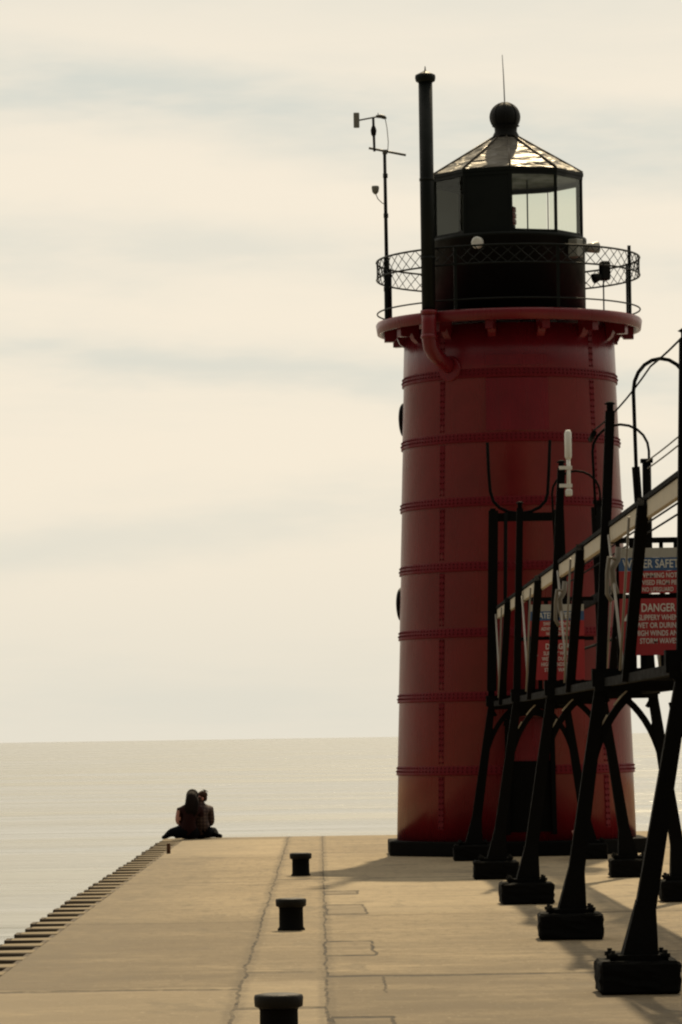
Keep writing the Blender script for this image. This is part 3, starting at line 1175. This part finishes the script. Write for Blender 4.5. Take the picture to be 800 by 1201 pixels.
for Yg, w in ((YB[2] - .055, 'nearer'), (YB[4] - .055, 'farther')):
    sign_board('safety_sign', Yg, 2.86, 3.235,
               [(3.155, 3.235, SIGN_GREY), (3.045, 3.154, SIGN_BLUE), (2.86, 3.044, SIGN_RED)],
               [('WATER SAFETY', 3.10, .098, SIGN_WHITE), ('SWIMMING NOT', 3.005, .058, SIGN_WHITE),
                ('ADVISED FROM PIER', 2.945, .056, SIGN_WHITE), ('NO LIFEGUARD', 2.888, .05, SIGN_WHITE)],
               'blue and red water safety sign board, upper board on the %s catwalk gate' % w)
    sign_board('danger_sign', Yg, 2.345, 2.815, [(2.345, 2.815, SIGN_RED)],
               [('DANGER', 2.735, .095, SIGN_WHITE), ('SLIPPERY WHEN', 2.655, .062, SIGN_WHITE),
                ('WET OR DURING', 2.59, .062, SIGN_WHITE), ('HIGH WINDS AND', 2.525, .062, SIGN_WHITE),
                ('STORM WAVES', 2.46, .062, SIGN_WHITE)],
               'red danger sign with white lettering, lower board on the %s catwalk gate' % w, tri=True)

# white antenna clamped to a post
AX, AY = 2.545, YB[3] - .03
AN = thing('antenna', (AX, AY, 4.1), 'white tube antenna clamped to the top of a black catwalk post', 'antenna')
bm = new()
tube(bm, [(AX, AY, 4.46), (AX, AY, 4.49), (AX, AY, 4.73), (AX, AY, 4.76)], [.02, .036, .036, .02], 14)
obj('radome', bm, WHITE, AN)
bm = new()
tube(bm, [(AX, AY, 4.14), (AX, AY, 4.47)], .021, 10)
obj('mast', bm, WHITE, AN)
bm = new()
for z in (4.38, 4.2):
    box(bm, (AX - .03, AY, z), (.13, .05, .035))
box(bm, (AX, AY, 4.13), (.07, .06, .07), 0, .01)
obj('clamp', bm, WHITE, AN)

# ------------------------------------------------------------------ bollards
BG = 'black mooring bollards in a row along the middle of the pier'


IRON_CAP = simple('worn_iron', (.012, .0115, .0105), .6, 0, .5, 14, .4, .13)


def bollard(x, y, label):
    t = thing('bollard', (x, y, 0), label, 'bollard', BG)
    bm = new()
    lathe(bm, [(.122, 0), (.122, .012), (.108, .03), (.106, .19), (.112, .21)], 28, (x, y, 0))
    obj('shaft', bm, BLACKW, t)
    bm = new()
    lathe(bm, [(.112, .205), (.134, .215), (.137, .265), (.132, .278), (.10, .284), (.02, .286)], 28, (x, y, 0))
    obj('cap', bm, IRON_CAP, t)


bollard(-.25, 21.3, 'black iron bollard nearest the viewer, cut off by the bottom of the picture')
bollard(-.277, 34.0, 'middle of the three black iron bollards, beside the dark rectangular patch in the concrete')
bollard(-.258, 47.4, 'black iron bollard farthest along the pier, left of the lighthouse shadow')

bm = new()
lathe(bm, [(.032, 0), (.03, .10), (.026, .135), (.03, .15)], 10, (-2.29, 57.5, 0))
tag(obj('rusty_post', bm, RUST), 'short rusty steel stub standing near the left edge of the pier', 'post')
bm = new()
tube(bm, [(3.56, 53.0, .02), (3.50, 53.05, .36)], [.035, .03], 10)
tube(bm, [(3.52, 53.04, .30), (3.50, 53.05, .37)], .04, 10)
tag(obj('pipe_stub', bm, PINK), 'short faded pink pipe leaning at the foot of the lighthouse', 'pipe')

# ------------------------------------------------------------------ the couple
SKIN = simple('skin', (.42, .19, .145), .55, 0, .08, 12, .05)
HAIR_D = simple('dark_brown_hair', (.010, .007, .006), .8, 0, .4, 40, .3, .08)
HAIR_B = simple('brown_hair', (.045, .024, .016), .8, 0, .4, 40, .3, .08)
TOP_D = simple('dark_maroon_top', (.024, .010, .010), .9, 0, .3, 14, .3, .05)
JEANS = simple('black_trousers', (.006, .007, .009), .95, 0, .3, 14, .3, .03)


def plaid():
    m, b, bs = mat('dark_check_shirt')
    t = b.n('ShaderNodeTexCoord').outputs['Object']
    sp = b.n('ShaderNodeSeparateXYZ')
    b.put(sp.inputs[0], t)
    f = b.m('ADD', b.m('MULTIPLY', b.m('SINE', b.m('MULTIPLY', sp.outputs[0], 110)), .5), b.m('MULTIPLY', b.m('SINE', b.m('MULTIPLY', sp.outputs[2], 110)), .5))
    b.put(bs.inputs['Base Color'], b.mix(b.rng(f, -.3, .7), (.028, .014, .013, 1), (.085, .055, .045, 1)))
    bs.inputs['Roughness'].default_value = .9
    return m


PLAID = plaid()


def person(name, loc, V, E, mats, label, hair_fn, bones):
    """V: {key:(pos,radius)}, E: edges, bones: [(key,key,material index)]"""
    keys = list(V)
    idx = {k: i for i, k in enumerate(keys)}
    me = bpy.data.meshes.new(name)
    me.from_pydata([V[k][0] for k in keys], [(idx[a], idx[c]) for a, c in E], [])
    ob = bpy.data.objects.new(name, me)
    COL.objects.link(ob)
    sk = ob.modifiers.new('Skin', 'SKIN')
    sk.use_smooth_shade = True
    for k in keys:
        sv = me.skin_vertices[0].data[idx[k]]
        r = V[k][1]
        sv.radius = r if isinstance(r, tuple) else (r, r)
        sv.use_root = (k == 'pelvis')
    sb = ob.modifiers.new('Sub', 'SUBSURF')
    sb.levels = sb.render_levels = 2
    bpy.context.view_layer.update()
    ev = bpy.data.meshes.new_from_object(ob.evaluated_get(bpy.context.evaluated_depsgraph_get()))
    bpy.data.objects.remove(ob)
    bm = new()
    bm.from_mesh(ev)
    for f in bm.faces:
        c = f.calc_center_median()
        best, bi_ = 1e9, 0
        for a, e, mi in bones:
            pa, pe = Vector(V[a][0]), Vector(V[e][0])
            d_ = pe - pa
            t = max(0, min(1, (c - pa).dot(d_) / d_.length_squared))
            ra = V[a][1][0] if isinstance(V[a][1], tuple) else V[a][1]
            dd = (c - pa - d_ * t).length - ra
            if dd < best:
                best, bi_ = dd, mi
        f.material_index = bi_
        f.smooth = True
    o = obj(name, bm, mats)
    o.location = loc
    o.scale = (1.06, 1.06, 1.06)
    tag(o, label, 'person')
    hair_fn(o)
    return o


def hand_chain(V, E, wrist, tip_dir, side, pre):
    """palm plus five bent fingers of different lengths"""
    w = Vector(V[wrist][0])
    dv = Vector(tip_dir).normalized()
    sv = Vector(side).normalized()
    nv = dv.cross(sv)
    pk = pre + 'palm'
    V[pk] = (tuple(w + dv * .06), (.032, .018))
    E.append((wrist, pk))
    for i, (of, ln) in enumerate(((-.03, .060), (-.010, .074), (.010, .070), (.028, .055))):
        a, c = pre + 'f%da' % i, pre + 'f%db' % i
        p = w + dv * .095 + sv * of
        V[a] = (tuple(p + dv * ln * .45 + nv * .012), .009)
        V[c] = (tuple(p + dv * ln * .85 + nv * .034), .008)
        E += [(pk, a), (a, c)]
    a, c = pre + 'ta', pre + 'tb'
    V[a] = (tuple(w + dv * .05 - sv * .045 + nv * .012), .011)
    V[c] = (tuple(w + dv * .085 - sv * .055 + nv * .03), .009)
    E += [(pk, a), (a, c)]
    return pk


def child(bm, name, m, o):
    bmesh.ops.translate(bm, verts=bm.verts, vec=o.location)
    return obj(name, bm, m, o)


def face(bm, hc, fwd, r=.095):
    """nose, brows, lips, ears and eyes added on a head centred at hc, looking along fwd"""
    f = Vector(fwd).normalized()
    s = f.cross(Vector((0, 0, 1))).normalized()
    hc = Vector(hc)
    q = f.to_track_quat('Y', 'Z')
    ball(bm, hc + f * r * .98 + Vector((0, 0, -.005)), .016, (.8, 1.3, 1.5), 10, 8, q)
    ball(bm, hc + f * r * .93 + Vector((0, 0, -.048)), .014, (1.7, .7, .5), 10, 6, q)
    for k in (-1, 1):
        ball(bm, hc + s * k * .033 + f * r * .90 + Vector((0, 0, .02)), .011, (1.3, .6, .8), 8, 6, q)
        ball(bm, hc + s * k * r * .86 + Vector((0, 0, -.005)), .024, (.4, .8, 1.2), 8, 6, q)


def woman_hair(o):
    bm = new()
    # crown cap plus long hair lying down the back (viewer's side)
    ball(bm, (.075, .005, .700), .104, (.98, 1.0, 1.08))
    tube(bm, [(.07, -.03, .73), (.06, -.085, .66), (.045, -.10, .58), (.035, -.115, .50), (.03, -.115, .43)],
         [.085, .090, .088, .075, .04], 14)
    for k in range(9):
        x = -.03 + .018 * k
        tube(bm, [(x * 1.1 + .03, -.075, .68), (x * 1.35 + .01, -.135, .56), (x * 1.2 + .01, -.155, .48 - .012 * (k % 3)), (x + .02, -.13, .40 - .015 * (k % 4))],
             [.014, .02, .018, .004], 6)
    child(bm, 'hair', HAIR_D, o)
    bm = new()
    face(bm, (.078, .02, .685), (.75, .5, 0))
    child(bm, 'face', SKIN, o)


V = {
    'pelvis': ((0, 0, .12), (.165, .125)),
    'waist': ((.005, .0, .25), (.15, .11)),
    'chest': ((.03, -.005, .40), (.175, .12)),
    'shoul': ((.045, 0, .51), (.13, .09)),
    'neck': ((.06, .005, .58), .052),
    'head': ((.075, .01, .66), (.086, .092)),
    'crown': ((.08, .015, .735), (.080, .085)),
    'shl': ((-.125, .0, .47), .07), 'ell': ((-.15, .02, .28), .075), 'wrl': ((-.01, .18, .20), .045),
    'shr': ((.195, .03, .48), .06), 'elr': ((.22, .16, .31), .055), 'wrr': ((.16, .30, .36), .03),
    'hipl': ((-.10, .02, .095), .105), 'knl': ((-.27, .03, .125), .078), 'ankl': ((-.37, .0, .048), .042), 'toel': ((-.415, -.07, .034), .028),
    'hipr': ((.09, .04, .095), .100), 'knr': ((.12, .44, .10), .070), 'ankr': ((-.14, .40, .05), .045), 'toer': ((-.24, .36, .035), .032),
}
E = [('pelvis', 'waist'), ('waist', 'chest'), ('chest', 'shoul'), ('shoul', 'neck'), ('neck', 'head'), ('head', 'crown'),
     ('shoul', 'shl'), ('shl', 'ell'), ('ell', 'wrl'), ('shoul', 'shr'), ('shr', 'elr'), ('elr', 'wrr'),
     ('pelvis', 'hipl'), ('hipl', 'knl'), ('knl', 'ankl'), ('ankl', 'toel'), ('pelvis', 'hipr'), ('hipr', 'knr'), ('knr', 'ankr'), ('ankr', 'toer')]
hl = hand_chain(V, E, 'wrl', (.8, .4, 0), (0, .2, 1), 'l')
hr = hand_chain(V, E, 'wrr', (-.7, .3, .1), (0, .2, 1), 'r')
bones = [('pelvis', 'waist', 1), ('waist', 'chest', 1), ('chest', 'shoul', 1), ('neck', 'head', 0), ('head', 'crown', 0),
         ('shl', 'shoul', 1), ('shl', 'ell', 0), ('ell', 'wrl', 0), ('wrl', hl, 0), ('shr', 'shoul', 1), ('shr', 'elr', 1), ('elr', 'wrr', 0), ('wrr', hr, 0),
         ('hipl', 'knl', 2), ('knl', 'ankl', 2), ('ankl', 'toel', 2), ('hipr', 'knr', 2), ('knr', 'ankr', 2), ('ankr', 'toer', 2), ('pelvis', 'hipl', 2), ('pelvis', 'hipr', 2)]
person('person', (-2.27, 65.55, 0), V, E, [SKIN, TOP_D, JEANS],
       'person with long dark hair and bare arms sitting at the pier corner', woman_hair, bones)


def man_hair(o):
    bm = new()
    ball(bm, (.035, .0, .712), .086, (.95, 1.05, .74))
    ball(bm, (.075, -.0, .665), .058, (.6, 1.2, 1.1))
    for k in range(14):
        a, t = random.uniform(-2.6, 1.3), random.uniform(.1, 1.2)
        p = Vector((.045 + .09 * math.cos(a) * math.sin(t), .1 * math.sin(a) * math.sin(t), .70 + .09 * math.cos(t)))
        tube(bm, [p * .99 + Vector((0, 0, .007)), p + Vector((.006, -.004, .006))], [.012, .004], 5)
    child(bm, 'hair', HAIR_B, o)
    bm = new()
    face(bm, (.005, .0, .655), (-.92, -.38, 0))
    child(bm, 'face', SKIN, o)


V = {
    'pelvis': ((0, 0, .12), (.17, .13)),
    'waist': ((.005, 0, .26), (.175, .12)),
    'chest': ((.0, -.005, .41), (.20, .13)),
    'shoul': ((.0, 0, .51), (.145, .10)),
    'neck': ((-.0, -.005, .575), .058),
    'head': ((-.012, -.005, .645), (.088, .092)),
    'crown': ((.015, -.005, .715), (.076, .085)),
    'shl': ((-.17, .06, .48), .062), 'ell': ((-.24, .20, .33), .06), 'wrl': ((-.08, .36, .30), .036),
    'shr': ((.16, -.0, .475), .064), 'elr': ((.165, .08, .25), .065), 'wrr': ((.05, .28, .22), .04),
    'hipl': ((-.09, .05, .10), .105), 'knl': ((-.12, .46, .12), .08), 'ankl': ((.12, .52, .05), .048), 'toel': ((.24, .50, .04), .036),
    'hipr': ((.10, .03, .10), .105), 'knr': ((.22, .26, .10), .08), 'ankr': ((.24, .02, .055), .046), 'toer': ((.345, -.06, .036), .030),
}
hl = hand_chain(V, E2 := list(E[:20]), 'wrl', (.9, -.1, 0), (0, .2, 1), 'l')
hr = hand_chain(V, E2, 'wrr', (-.9, .1, 0), (0, .2, 1), 'r')
bones2 = [(a, c, 1 if (a, c) in (('shl', 'ell'), ('ell', 'wrl'), ('shr', 'elr'), ('elr', 'wrr')) else mi) for a, c, mi in bones]
person('person', (-2.06, 65.80, 0), V, E2, [SKIN, PLAID, JEANS],
       'person with short brown hair in a checked shirt sitting at the pier end', man_hair, bones2)
